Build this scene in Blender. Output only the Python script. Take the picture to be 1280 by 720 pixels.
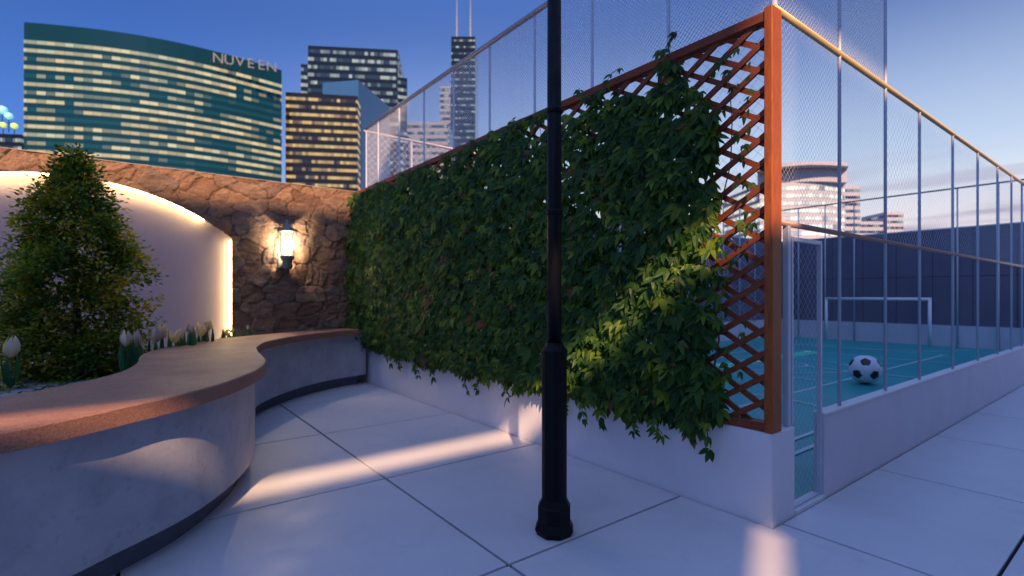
import bpy, math, random
import numpy as np
from mathutils import Vector, Matrix, Quaternion
R = math.radians
scene = bpy.context.scene
for o in list(bpy.data.objects): bpy.data.objects.remove(o)
col = scene.collection

# ------------------------------------------------------------------ camera
cam_d = bpy.data.cameras.new('camera'); cam = bpy.data.objects.new('camera', cam_d); col.objects.link(cam)
EYE = Vector((0, 0, 1.5)); YAW = 52.694
cam.location = EYE; cam.rotation_euler = (R(90), 0, R(YAW - 90))
cam_d.sensor_width = 36; cam_d.lens = 17.916; cam_d.shift_y = 8.6 / 1280
cam_d.clip_start = 0.05; cam_d.clip_end = 6000
cam_d.dof.use_dof = True; cam_d.dof.focus_distance = 3.4; cam_d.dof.aperture_fstop = 1.4
scene.camera = cam

# ------------------------------------------------------------------ light
SUN_DIR = Vector((0.6, 1.0, -0.806)).normalized()          # the way the light travels
sun_elev = math.asin(-SUN_DIR.z); sun_rot = math.atan2(-SUN_DIR.x, -SUN_DIR.y)
world = bpy.data.worlds.new('World'); scene.world = world; world.use_nodes = True
nt = world.node_tree; nt.nodes.clear()
wo = nt.nodes.new('ShaderNodeOutputWorld'); bg = nt.nodes.new('ShaderNodeBackground')
sky = nt.nodes.new('ShaderNodeTexSky'); sky.sky_type = 'NISHITA'; sky.sun_disc = False
sky.sun_elevation = sun_elev; sky.sun_rotation = sun_rot
sky.air_density = 1.0; sky.dust_density = 0.6; sky.ozone_density = 3.0
bg.inputs['Strength'].default_value = 0.10
tc = nt.nodes.new('ShaderNodeTexCoord')
sep = nt.nodes.new('ShaderNodeSeparateXYZ'); nt.links.new(tc.outputs['Generated'], sep.inputs[0])
# low pink and grey cloud streaks and the pale afterglow over the horizon to the east (+X)
mp = nt.nodes.new('ShaderNodeMapping'); mp.inputs['Scale'].default_value = (1.2, 1.2, 14)
nt.links.new(tc.outputs['Generated'], mp.inputs[0])
cn = nt.nodes.new('ShaderNodeTexNoise'); cn.inputs['Scale'].default_value = 2.2; cn.inputs['Detail'].default_value = 5
nt.links.new(mp.outputs[0], cn.inputs['Vector'])
def wmath(op, a, b=None, clamp=False):
    n = nt.nodes.new('ShaderNodeMath'); n.operation = op; n.use_clamp = clamp
    for i, v in enumerate((a, b)):
        if v is None: continue
        if isinstance(v, (int, float)): n.inputs[i].default_value = v
        else: nt.links.new(v, n.inputs[i])
    return n.outputs[0]
def wramp(v, a, b):
    n = nt.nodes.new('ShaderNodeMapRange'); n.interpolation_type = 'SMOOTHSTEP'
    n.inputs['From Min'].default_value = a; n.inputs['From Max'].default_value = b
    nt.links.new(v, n.inputs['Value']); return n.outputs['Result']
def wmix(f, a, b, mode='MIX'):
    n = nt.nodes.new('ShaderNodeMix'); n.data_type = 'RGBA'; n.blend_type = mode
    if isinstance(f, (int, float)): n.inputs['Factor'].default_value = f
    else: nt.links.new(f, n.inputs['Factor'])
    for i, v in ((6, a), (7, b)):
        if isinstance(v, tuple): n.inputs[i].default_value = v
        else: nt.links.new(v, n.inputs[i])
    return n.outputs[2]
dot = nt.nodes.new('ShaderNodeVectorMath'); dot.operation = 'DOT_PRODUCT'
dot.inputs[1].default_value = (math.cos(R(18)), math.sin(R(18)), 0)
nt.links.new(tc.outputs['Generated'], dot.inputs[0])
east = wramp(dot.outputs['Value'], 0.25, 1.0)
low = wramp(sep.outputs['Z'], 0.75, 0.0)
# dusk sky: deep blue low down, paler and more violet overhead
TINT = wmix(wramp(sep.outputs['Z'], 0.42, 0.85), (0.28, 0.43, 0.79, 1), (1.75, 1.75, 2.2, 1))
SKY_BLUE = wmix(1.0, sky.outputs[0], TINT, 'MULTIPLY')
glow = wmath('MULTIPLY', east, wramp(sep.outputs['Z'], 0.54, 0.08))
c1 = wmix(wmath('MULTIPLY', glow, 0.92), SKY_BLUE, (4.5, 5.3, 6.0, 1))
pink = wmath('MULTIPLY', east, wramp(sep.outputs['Z'], 0.24, 0.03))
c2 = wmix(wmath('MULTIPLY', pink, 0.72), c1, (7.4, 5.7, 5.2, 1))
cl = wmath('MULTIPLY', wramp(cn.outputs['Fac'], 0.46, 0.60), wmath('MULTIPLY', east, wramp(sep.outputs['Z'], 0.26, 0.08)))
c3 = wmix(wmath('MULTIPLY', cl, 0.8), c2, (2.6, 2.3, 3.2, 1))
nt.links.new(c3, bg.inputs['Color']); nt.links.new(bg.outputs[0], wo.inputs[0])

sd = bpy.data.lights.new('sun', 'SUN'); sun = bpy.data.objects.new('sun', sd); col.objects.link(sun)
sd.energy = 5.0; sd.angle = R(0.6); sd.color = (1.0, 0.62, 0.36)
sun.rotation_euler = SUN_DIR.to_track_quat('-Z', 'Y').to_euler(); sun.location = (-20, -10, 20)

scene.view_settings.view_transform = 'Standard'; scene.view_settings.look = 'None'
scene.view_settings.gamma = 1.0; scene.view_settings.exposure = 0.7
scene.render.engine = 'CYCLES'

# ------------------------------------------------------------------ helpers
class MB:
    def __init__(s): s.v = []; s.f = []; s.m = []; s.uv = []; s.att = []
    def add(s, vs, fs, mi=0, uvs=None, att=None):
        o = len(s.v); s.v.extend([tuple(p) for p in vs])
        for k, f in enumerate(fs):
            s.f.append(tuple(i + o for i in f)); s.m.append(mi)
            s.uv.append(uvs[k] if uvs else None); s.att.append(att if att is not None else 0.0)
    def box(s, a, b, mi=0):
        x0, y0, z0 = a; x1, y1, z1 = b
        s.add([(x0,y0,z0),(x1,y0,z0),(x1,y1,z0),(x0,y1,z0),(x0,y0,z1),(x1,y0,z1),(x1,y1,z1),(x0,y1,z1)],
              [(0,3,2,1),(4,5,6,7),(0,1,5,4),(1,2,6,5),(2,3,7,6),(3,0,4,7)], mi)
    def bevbox(s, a, b, r=0.006, mi=0):
        """box with chamfered vertical and horizontal edges"""
        c = [(a[i] + b[i]) / 2 for i in range(3)]; h = [abs(b[i] - a[i]) / 2 for i in range(3)]
        r = min(r, *[x * 0.45 for x in h]); vs = []; idx = {}
        for sx in (-1, 1):
            for sy in (-1, 1):
                for sz in (-1, 1):
                    for ax in range(3):
                        p = [c[i] + (sx, sy, sz)[i] * (h[i] - (0 if i == ax else r)) for i in range(3)]
                        idx[(sx, sy, sz, ax)] = len(vs); vs.append(p)
        fs = []
        for ax in range(3):
            u, w = [i for i in range(3) if i != ax]
            for sg in (-1, 1):
                q = []
                for (p1, p2) in ((-1,-1),(1,-1),(1,1),(-1,1)):
                    k = [0,0,0]; k[ax] = sg; k[u] = p1; k[w] = p2; q.append(idx[(*k, ax)])
                fs.append(tuple(q))
        for e in range(3):
            u, w = [i for i in range(3) if i != e]
            for s1 in (-1, 1):
                for s2 in (-1, 1):
                    q = []
                    for (t, ax) in ((-1,u),(1,u),(1,w),(-1,w)):
                        k = [0,0,0]; k[e] = t; k[u] = s1; k[w] = s2; q.append(idx[(*k, ax)])
                    fs.append(tuple(q))
        for sx in (-1, 1):
            for sy in (-1, 1):
                for sz in (-1, 1): fs.append(tuple(idx[(sx, sy, sz, ax)] for ax in range(3)))
        s.add(vs, fs, mi)
    def bar(s, p, q, w, h=None, up=(0,0,1), mi=0):
        """rectangular bar from p to q"""
        h = w if h is None else h; p = Vector(p); q = Vector(q); d = (q - p).normalized()
        up = Vector(up)
        if abs(d.dot(up)) > 0.98: up = Vector((1,0,0))
        a = d.cross(up).normalized(); b = a.cross(d).normalized(); vs = []
        for c in (p, q):
            for (i, j) in ((-1,-1),(1,-1),(1,1),(-1,1)): vs.append(c + a*i*w/2 + b*j*h/2)
        s.add(vs, [(0,3,2,1),(4,5,6,7),(0,1,5,4),(1,2,6,5),(2,3,7,6),(3,0,4,7)], mi)
    def tube(s, pts, rad, n=8, mi=0, cap=True, att=None):
        pts = [Vector(p) for p in pts]; rad = rad if isinstance(rad, (list, tuple)) else [rad]*len(pts)
        vs = []; fs = []; prev = None
        for i, p in enumerate(pts):
            d = (pts[min(i+1, len(pts)-1)] - pts[max(i-1, 0)]).normalized()
            if prev is None:
                ref = Vector((0,0,1)) if abs(d.z) < 0.9 else Vector((1,0,0)); a = d.cross(ref).normalized()
            else: a = (prev - d * prev.dot(d)).normalized()
            prev = a; b = d.cross(a)
            for k in range(n):
                t = 2*math.pi*k/n; vs.append(p + (a*math.cos(t) + b*math.sin(t))*rad[i])
        for i in range(len(pts)-1):
            for k in range(n):
                fs.append((i*n+k, i*n+(k+1)%n, (i+1)*n+(k+1)%n, (i+1)*n+k))
        if cap: fs.append(tuple(range(n))[::-1]); fs.append(tuple((len(pts)-1)*n+k for k in range(n)))
        s.add(vs, fs, mi, att=att)
    def lathe(s, c, prof, n=24, mi=0, rot=0, cap=True):
        vs = []; fs = []
        for (r, z) in prof:
            for k in range(n):
                t = 2*math.pi*(k)/n + rot; vs.append((c[0]+r*math.cos(t), c[1]+r*math.sin(t), c[2]+z))
        for i in range(len(prof)-1):
            for k in range(n): fs.append((i*n+k, i*n+(k+1)%n, (i+1)*n+(k+1)%n, (i+1)*n+k))
        if cap: fs.append(tuple(range(n))[::-1]); fs.append(tuple((len(prof)-1)*n+k for k in range(n)))
        s.add(vs, fs, mi)
    def prism(s, poly, z0, z1, mi=0):
        n = len(poly)
        vs = [(x, y, z0) for x, y in poly] + [(x, y, z1) for x, y in poly]
        s.add(vs, [tuple(range(n))[::-1], tuple(range(n, 2*n))] + [(i, (i+1)%n, (i+1)%n+n, i+n) for i in range(n)], mi)
    def build(s, name, mats, parent=None, smooth=False, attr=None, loc=None):
        me = bpy.data.meshes.new(name)
        vs = s.v
        if loc is not None: vs = [(x-loc[0], y-loc[1], z-loc[2]) for x, y, z in vs]
        me.from_pydata(vs, [], s.f)
        for m in (mats if isinstance(mats, (list, tuple)) else [mats]): me.materials.append(m)
        me.polygons.foreach_set('material_index', s.m)
        if smooth: me.polygons.foreach_set('use_smooth', [True]*len(s.f))
        if any(u is not None for u in s.uv):
            L = me.uv_layers.new(name='UVMap'); flat = []
            for f, u in zip(s.f, s.uv):
                flat.extend([c for q in (u or [(0,0)]*len(f)) for c in q])
            L.data.foreach_set('uv', flat)
        if attr:
            a = me.attributes.new(attr, 'FLOAT', 'FACE'); a.data.foreach_set('value', s.att)
        me.validate(); me.update()
        o = bpy.data.objects.new(name, me); col.objects.link(o)
        if parent: o.parent = parent
        elif loc is not None: o.location = loc
        return o
def tag(o, label=None, cat=None, group=None, kind=None):
    if label: o['label'] = label
    if cat: o['category'] = cat
    if group: o['group'] = group
    if kind: o['kind'] = kind
    return o
def empty(name, loc, label, cat, group=None, rz=0):
    o = bpy.data.objects.new(name, None); o.empty_display_size = 0.1; col.objects.link(o)
    o.location = loc; o.rotation_euler = (0, 0, rz); return tag(o, label, cat, group)
def part(mb, name, mat, parent, **k):
    """part given in world coordinates under an unrotated thing"""
    o = mb.build(name, mat, parent, loc=tuple(parent['_o']) if '_o' in parent else tuple(parent.location), **k)
    return o
def sub(mb, name, mat, parent, root, **k):
    return mb.build(name, mat, parent, loc=tuple(root.location), **k)

class M:
    """small material writer"""
    def __init__(s, name, base=(.5,.5,.5), rough=.5, metal=0, spec=0.5):
        s.m = bpy.data.materials.new(name); s.m.use_nodes = True; s.t = s.m.node_tree
        s.b = s.t.nodes['Principled BSDF']; s.out = s.t.nodes['Material Output']
        s.b.inputs['Base Color'].default_value = (*base, 1); s.b.inputs['Roughness'].default_value = rough
        s.b.inputs['Metallic'].default_value = metal; s.b.inputs['Specular IOR Level'].default_value = spec
    def n(s, t, **k):
        x = s.t.nodes.new(t)
        for a, v in k.items():
            if a in x.inputs: x.inputs[a].default_value = v
            else: setattr(x, a, v)
        return x
    def l(s, a, b): s.t.links.new(a, b)
    def coord(s, scale=(1,1,1), kind='Object'):
        tc = s.n('ShaderNodeTexCoord'); mp = s.n('ShaderNodeMapping'); mp.inputs['Scale'].default_value = scale
        s.l(tc.outputs[kind], mp.inputs[0]); return mp.outputs[0]
    def noise(s, co, scale, detail=4, rough=.55, dist=0):
        n = s.n('ShaderNodeTexNoise'); n.inputs['Scale'].default_value = scale; n.inputs['Detail'].default_value = detail
        n.inputs['Roughness'].default_value = rough; n.inputs['Distortion'].default_value = dist
        s.l(co, n.inputs['Vector']); return n.outputs['Fac']
    def ramp(s, v, stops):
        n = s.n('ShaderNodeValToRGB'); e = n.color_ramp.elements
        while len(e) > 1: e.remove(e[0])
        e[0].position = stops[0][0]; e[0].color = (*stops[0][1], 1)
        for p, c in stops[1:]: x = e.new(p); x.color = (*c, 1)
        s.l(v, n.inputs[0]); return n.outputs[0]
    def mr(s, v, a, b, c=0, d=1):
        n = s.n('ShaderNodeMapRange'); 
        for k, x in zip(('From Min','From Max','To Min','To Max'), (a,b,c,d)): n.inputs[k].default_value = x
        s.l(v, n.inputs['Value']); return n.outputs['Result']
    def mix(s, f, a, b, mode='MIX'):
        n = s.n('ShaderNodeMix'); n.data_type = 'RGBA'; n.blend_type = mode
        if isinstance(f, (int, float)): n.inputs['Factor'].default_value = f
        else: s.l(f, n.inputs['Factor'])
        for i, v in ((6,a),(7,b)):
            if isinstance(v, tuple): n.inputs[i].default_value = (*v, 1)
            else: s.l(v, n.inputs[i])
        return n.outputs[2]
    def math(s, op, a, b=0):
        n = s.n('ShaderNodeMath'); n.operation = op
        for i, v in enumerate((a, b)):
            if isinstance(v, (int, float)): n.inputs[i].default_value = v
            else: s.l(v, n.inputs[i])
        return n.outputs[0]
    def base(s, c): s.l(c, s.b.inputs['Base Color']); return s
    def rough(s, v): s.l(v, s.b.inputs['Roughness']); return s
    def bump(s, h, dist=.01, st=1):
        n = s.n('ShaderNodeBump'); n.inputs['Distance'].default_value = dist; n.inputs['Strength'].default_value = st
        s.l(h, n.inputs['Height']); s.l(n.outputs[0], s.b.inputs['Normal']); return s

rng = np.random.default_rng(7); random.seed(7)
FW = Vector((math.cos(R(YAW)), math.sin(R(YAW)), 0)); RT = Vector((math.sin(R(YAW)), -math.cos(R(YAW)), 0))
def bearing(u, D):
    """a place in the city: u sideways in 1/1280 of the view, D metres ahead"""
    return Vector((0,0,0)) + FW*D + RT*((u-640)/637*D)

# ------------------------------------------------------------------ materials
def m_plaster(name, c, bumpd=.002, var=.12, scale=6, rough=.7):
    m = M(name, c, rough); co = m.coord()
    n = m.noise(co, scale, 6, .6); d = tuple(x*(1-var) for x in c)
    m.base(m.ramp(n, [(.3, d), (.7, c)]))
    m.bump(m.noise(co, 90, 3), bumpd, .6); return m.m
mat_white = m_plaster('white_render', (.72,.70,.74), .0015, .10, 2.2)
mat_court_base = m_plaster('court_base_render', (.60,.56,.62), .0015, .10, 2.0)
def m_slab():
    m = M('porcelain_slab', (.66,.66,.68), .42); co = m.coord()
    a = m.n('ShaderNodeAttribute'); a.attribute_name = 'rnd'
    n = m.noise(co, .9, 5, .6); n2 = m.noise(co, 26, 6, .7); st = m.noise(co, 2.6, 7, .68, .8); fl = m.noise(co, 140, 3, .6)
    c = m.ramp(n, [(.3,(.60,.585,.59)),(.7,(.69,.67,.68))])
    c = m.mix(m.mr(a.outputs['Fac'],0,1,0,.16), c, (.50,.49,.51))
    c = m.mix(m.mr(st,.54,.74,0,.22), c, (.40,.38,.38)); c = m.mix(m.mr(n2,.58,.72,0,.18), c, (.36,.35,.36))
    c = m.mix(m.mr(fl,.62,.72,0,.25), c, (.30,.29,.30))
    m.base(c); m.rough(m.mr(st, .3,.7,.36,.56)); m.bump(m.math('ADD', n2, m.math('MULTIPLY', fl, .4)), .0014, .6); return m.m
mat_slab = m_slab()
mat_joint = M('joint_filler', (.015,.016,.03), .9).m
def m_conc():
    m = M('bench_concrete', (.42,.42,.46), .75); co = m.coord()
    n = m.noise(co, 3.2, 8, .62, .3); n2 = m.noise(co, 14, 6, .7)
    c = m.ramp(n, [(.32,(.36,.36,.40)),(.55,(.46,.46,.49)),(.75,(.51,.505,.53))])
    m.base(m.mix(m.mr(n2,.56,.70,0,.55), c, (.24,.25,.30)))
    m.bump(m.noise(co, 60, 5, .7), .004, .7); return m.m
mat_conc = m_conc()
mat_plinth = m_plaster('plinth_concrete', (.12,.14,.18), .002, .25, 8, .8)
def m_wood(name, c1, c2, scale=(6,6,60), gs=5.0, rough=.55, dist=1.5, bd=.0015):
    m = M(name, c1, rough); co = m.coord(scale)
    n = m.noise(co, gs, 8, .65, dist); n2 = m.noise(m.coord((1,1,1)), 3, 3)
    c = m.ramp(n, [(.3,c2),(.5,c1),(.72,tuple(min(1,x*1.25) for x in c1))])
    m.base(m.mix(m.mr(n2,.35,.7,0,.35), c, tuple(x*.62 for x in c1)))
    m.b.inputs['Specular IOR Level'].default_value = .2; m.bump(n, bd, .8); return m.m
def m_bt():
    m = M('bench_timber', (.36,.17,.12), .55); co = m.coord()
    g1 = m.noise(m.coord((5,30,30)), 3, 7, .7, 1.5); sp = m.noise(co, 95, 5, .75); big = m.noise(co, 2.2, 5, .6)
    c = m.ramp(g1, [(.3,(.26,.11,.065)),(.52,(.40,.19,.11)),(.75,(.46,.235,.145))])
    c = m.mix(m.mr(sp,.50,.66,0,.75), c, (.15,.06,.045)); c = m.mix(m.mr(sp,.46,.34,0,.5), c, (.52,.32,.25))
    c = m.mix(m.mr(big,.4,.65,0,.3), c, (.24,.11,.08))
    m.base(c); m.rough(m.mr(big,.3,.7,.42,.65)); m.bump(m.math('ADD', sp, g1), .004, .8); return m.m
mat_bench_top = m_bt()
mat_trellis = m_wood('stained_timber', (.34,.088,.022), (.22,.056,.017), (14,14,2.2), 4, .5, .8, .0012)
mat_trellis_h = m_wood('stained_timber_rail', (.22,.060,.026), (.14,.036,.017), (14,2.2,14), 4, .5, .8, .0012)
mat_metal = M('galvanised_steel', (.48,.52,.60), .45, .1).m
mat_metal_d = M('dark_blue_steel', (.075,.09,.15), .4, .5).m
mat_rail = M('pale_rail_paint', (.66,.47,.20), .4, .1).m
mat_rail2 = M('copper_rail_paint', (.46,.27,.20), .4, .1).m
mat_pole_rail = M('grey_rail_paint', (.36,.34,.36), .4, .3).m
mn = M('white_net_cord', (.82,.84,.88), .7); _t = mn.n('ShaderNodeBsdfTranslucent'); _t.inputs[0].default_value = (.85,.87,.9,1)
_x = mn.n('ShaderNodeMixShader'); _x.inputs[0].default_value = .5; mn.l(mn.b.outputs[0], _x.inputs[1]); mn.l(_t.outputs[0], _x.inputs[2]); mn.l(_x.outputs[0], mn.out.inputs[0]); mat_net = mn.m
mat_cap = M('pale_coping', (.68,.66,.66), .5).m
mat_goal = M('white_goal_paint', (.74,.74,.78), .35).m
def m_black():
    m = M('black_cast_iron', (.0025,.0025,.004), .5, 0, .2); co = m.coord()
    m.rough(m.mr(m.noise(co, 14, 5), .3,.7,.4,.6)); m.bump(m.noise(co, 70, 4), .0012, .5); return m.m
mat_black = m_black()
def m_court():
    m = M('court_paint', (.02,.30,.30), .45); co = m.coord()
    n = m.noise(co, .5, 5); n2 = m.noise(co, 120, 2)
    c = m.ramp(n, [(.3,(.008,.27,.26)),(.7,(.012,.35,.32))])
    m.base(m.mix(m.mr(n2,.4,.6,0,.12), c, (.008,.20,.21))); m.bump(n2, .001, .4); return m.m
mat_court = m_court()
mat_line = m_plaster('court_line_paint', (.55,.66,.68), .001, .25, 20, .5)
def m_panel():
    m = M('slate_blue_panel', (.14,.125,.17), .6); co = m.coord()
    m.base(m.ramp(m.noise(co, .8, 5), [(.3,(.115,.10,.145)),(.7,(.155,.14,.185))])); m.bump(m.noise(co, 40, 4), .002, .4); return m.m
mat_panel = m_panel()
def m_stone():
    m = M('rubble_stone', (.3,.2,.12), .8); co = m.coord()
    a = m.n('ShaderNodeAttribute'); a.attribute_name = 'cell'; k = m.n('ShaderNodeAttribute'); k.attribute_name = 'crack'
    n = m.noise(co, 7, 8, .68, .6); n2 = m.noise(co, 34, 6, .7); n3 = m.noise(m.coord((1,1,3.5)), 5, 6, .6, 1.0)
    c = m.ramp(a.outputs['Fac'], [(0,(.15,.085,.05)),(.3,(.27,.15,.08)),(.55,(.36,.21,.12)),(.8,(.26,.17,.12)),(1,(.18,.13,.10))])
    c = m.mix(m.mr(n,.38,.66,0,.75), c, (.17,.085,.05)); c = m.mix(m.mr(n3,.5,.68,0,.5), c, (.40,.24,.13))
    c = m.mix(m.mr(n2,.52,.68,0,.5), c, (.09,.05,.035))
    c = m.mix(m.mr(k.outputs['Fac'], .0,.02,.85,0), c, (.035,.022,.018))
    m.base(c); m.bump(m.math('ADD', m.math('MULTIPLY', n, .6), m.math('MULTIPLY', n2, .6)), .035, 1.0); return m.m
mat_stone = m_stone(); mat_stone_cap = m_plaster('stone_capping', (.50,.36,.26), .003, .2, 10)
def m_leaf(name, stops, trans=.28, rough=.42):
    m = M(name, stops[0][1], rough); a = m.n('ShaderNodeAttribute'); a.attribute_name = 'rnd'; m.b.inputs['Specular IOR Level'].default_value = .22
    c = m.ramp(a.outputs['Fac'], stops); m.base(c)
    t = m.n('ShaderNodeBsdfTranslucent'); x = m.n('ShaderNodeMixShader'); x.inputs[0].default_value = trans
    m.l(m.mix(1.0, c, (3.2,2.7,.4), 'MULTIPLY'), t.inputs[0]); m.l(m.b.outputs[0], x.inputs[1]); m.l(t.outputs[0], x.inputs[2])
    m.l(x.outputs[0], m.out.inputs[0]); return m.m
mat_vine = m_leaf('vine_leaf', [(0,(.008,.036,.006)),(.45,(.034,.098,.020)),(.8,(.120,.190,.014)),(.93,(.15,.26,.03)),(1,(.16,.08,.04))], .36)
mat_shrub = m_leaf('shrub_leaf', [(0,(.015,.045,.012)),(.45,(.05,.12,.02)),(.75,(.13,.19,.028)),(1,(.28,.24,.04))])
mat_blade = m_leaf('tulip_leaf', [(0,(.03,.12,.06)),(1,(.05,.17,.08))], .2)
mat_petal = m_leaf('tulip_petal', [(0,(.34,.31,.36)),(1,(.55,.52,.54))], .3)
mat_stem = M('brown_stem', (.07,.045,.025), .8).m
mat_gstem = M('green_stem', (.06,.16,.05), .6).m
def m_emit(name, c, st):
    m = M(name, c, .4); m.b.inputs['Emission Color'].default_value = (*c, 1); m.b.inputs['Emission Strength'].default_value = st; return m.m
mat_led = m_emit('led_tube', (1.0,.76,.30), 24.0)
mat_bulb = m_emit('lantern_bulb', (1.0,.80,.50), 30.0)
mat_gravel = m_plaster('pale_gravel', (.42,.40,.44), .01, .45, 30, .9)
mat_niche = m_plaster('niche_plaster', (.40,.32,.37), .0015, .08, 1.6, .6)
mat_ground = m_plaster('city_ground', (.05,.05,.055), .01, .3, .01, .95)

# ------------------------------------------------------------------ ground, paving, court floor
XW, YC = 3.318, 1.594                    # outer faces of the low court wall
b = MB(); b.box((-3000,-3000,-.6),(3000,3000,-.16)); tag(b.build('ground', mat_ground), 'dark city ground', kind='structure')
b = MB(); b.box((-14,-14,-.12),(30,20,-.022)); tag(b.build('paving_bed', mat_joint), 'dark bed below the paving', kind='structure')
b = MB(); xs = [-11.9+1.715*k for k in range(24)]; ys = [-12.77+1.67*k for k in range(14)]
off = 1.715*math.ceil((1.69+11.9)/1.715) - (1.69+11.9); xs = [x - (1.715-off if False else 0) for x in xs]
x0 = 1.705 - 1.73*8; y0 = 0.59 - 1.675*8; g = .0095
for i in range(24):
    for j in range(14):
        xa, xb = x0+1.73*i+g, x0+1.73*(i+1)-g; ya, yb = y0+1.675*j+g, y0+1.675*(j+1)-g
        # keep the slabs out of the court
        def put(a0, b0, a1, b1):
            if a1-a0 > .02 and b1-b0 > .02: b.bevbox((a0,b0,-.02),(a1,b1,0), .0025)
        if xb > XW-.012 and yb > YC-.012:
            if xa < XW-.012: put(xa, ya, XW-.012, yb)
            if ya < YC-.012: put(max(xa, XW-.012 if xa < XW-.012 else xa), ya, xb, YC-.012)
        else: put(xa, ya, xb, yb)
for k in range(0, len(b.f), 26): b.att[k:k+26] = [float(rng.random())]*len(b.att[k:k+26])
tag(b.build('paving', mat_slab, attr='rnd'), 'large pale paving slabs with dark joints', kind='structure')
XF, YB = 19.04, 8.98                      # far and back inner faces of the court
b = MB(); b.box((XW+.01, YC+.03, -.02),(XF+.3, YB+.3, .002)); tag(b.build('court_floor', mat_court), 'teal painted court floor', kind='structure')
b = MB(); Z = .006; LW = .05
def line(x0,y0,x1,y1): b.bar((x0,y0,Z),(x1,y1,Z), LW, .002)
def arc(cx,cy,r,a0,a1,n=40):
    pr = None
    for k in range(n+1):
        t = R(a0+(a1-a0)*k/n); p = (cx+r*math.cos(t), cy+r*math.sin(t))
        if pr: b.bar((pr[0],pr[1],Z+.0005*(k%2)),(p[0],p[1],Z+.0005*(k%2)), LW, .002)
        pr = p
line(5.4,3.58,16.2,3.58); line(5.4,7.0,16.2,7.0); line(5.4,3.58,5.4,7.0); Z += .003; line(16.2,3.5,16.2,7.08)
arc(6.2,3.58,1.35,-90,38); arc(11.3,5.3,1.35,0,360,60); arc(11.3,5.3,.55,0,360,30); Z += .003
line(11.3,2.2,11.3,8.4); line(14.3,2.7,14.3,6.4); line(9.6,3.7,9.6,5.9); line(4.2,2.2,18.6,2.2)
line(4.6,2.42,6.3,2.42); arc(18.6,5.8,2.4,100,260)
tag(b.build('court_markings', mat_line), 'white painted court markings', kind='structure')

# ------------------------------------------------------------------ low walls of the court
T1 = .32
b = MB(); b.bevbox((XW, YC, -.1),(XW+T1, YB+.0, .603), .006)
w = tag(b.build('low_wall', mat_white), 'low white wall carrying the vine covered trellis', 'wall')
b = MB(); b.bevbox((4.115, YC, -.1),(XF-.002, YC+.075, .612), .005)
w = b.build('low_wall', mat_court_base); tag(w, 'long low white wall right of the gate under the fence posts', 'wall')
b = MB(); b.box((4.115, YC-.008, .613),(XF-.004, YC+.083, .628)); b.build('coping', mat_cap, w)
def back_wall(name, label, a, bb, cap_mat, vert):
    """far walls of the court: pale base, dark panels above, thin joints"""
    e = empty(name, ((a[0]+bb[0])/2, (a[1]+bb[1])/2, 0), label, 'wall')
    return e
e = back_wall('court_end_wall', 'tall slate blue panel wall behind the football goal', (XF,YC), (XF,YB), None, 1)
b = MB(); b.box((XF, YC+.162, -.1),(XF+.25, YB-.002, .612)); part(b, 'base', mat_court_base, e)
ys_ = [YC+.17+ (YB-YC-.18)*k/8 for k in range(9)]
b = MB()
for k in range(8):
    for (z0,z1) in ((.616,2.03),(2.042,3.42)): b.bevbox((XF+.07, ys_[k]+.006, z0),(XF+.24, ys_[k+1]-.006, z1), .003)
part(b, 'panel_cladding', mat_panel, e)
b = MB(); b.box((XF+.11, YC+.17, .616),(XF+.235, YB-.01, 3.41)); part(b, 'core', mat_joint, e)
b = MB(); b.box((XF+.05, YC+.165, 3.422),(XF+.26, YB, 3.455)); part(b, 'coping', mat_cap, e)
e = back_wall('court_back_wall', 'tall slate blue panel wall closing the back of the court', (XW,YB), (XF,YB), None, 0)
b = MB(); b.box((XW+T1+.004, YB+.002, -.1),(XF+.25, YB+.25, .612)); part(b, 'base', mat_court_base, e)
b = MB()
for k in range(18):
    xa = XW+T1+.01+(XF-XW-T1+.2)*k/18; xb = XW+T1+.01+(XF-XW-T1+.2)*(k+1)/18
    for (z0,z1) in ((.616,2.03),(2.042,3.42)): b.bevbox((xa+.006, YB+.07, z0),(xb-.006, YB+.24, z1), .003)
part(b, 'panel_cladding', mat_panel, e)
b = MB(); b.box((XW+T1+.02, YB+.11, .616),(XF+.235, YB+.235, 3.41)); part(b, 'core', mat_joint, e)
b = MB(); b.box((XW+T1+.004, YB+.05, 3.422),(XF+.048, YB+.26, 3.455)); part(b, 'coping', mat_cap, e)

# ------------------------------------------------------------------ fences with nets
def net(mb, p0, p1, z0, z1, pitch, w):
    """diagonal cords in the vertical plane p0-p1, each a thin three-sided cord"""
    p0 = Vector((*p0, 0)); p1 = Vector((*p1, 0)); L = (p1-p0).length; d = (p1-p0)/L; nrm = Vector((-d.y, d.x, 0)); Hh = z1-z0
    st = pitch*math.sqrt(2)
    for sgn in (1, -1):
        n = int((L+Hh)/st)
        for k in range(1, n+1):
            c = k*st                                    # s + t = c  (or s - t)
            s0 = max(0, c-Hh); s1 = min(L, c)
            if s1-s0 < .01: continue
            a = (s0, c-s0); q = (s1, c-s1)
            if sgn < 0: a = (L-a[0], a[1]); q = (L-q[0], q[1])
            A = p0+d*a[0]+Vector((0,0,z0+a[1]))+nrm*(sgn*w*.5); B = p0+d*q[0]+Vector((0,0,z0+q[1]))+nrm*(sgn*w*.5)
            dd = (B-A).normalized(); u = dd.cross(nrm)
            vs = []
            for c_ in (A, B): vs += [c_+u*w/2, c_-u*w/2, c_+nrm*w*.8]
            mb.add(vs, [(0,1,4,3),(1,2,5,4),(2,0,3,5)])
FX, FY = 3.45, 1.632                     # fence lines
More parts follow.
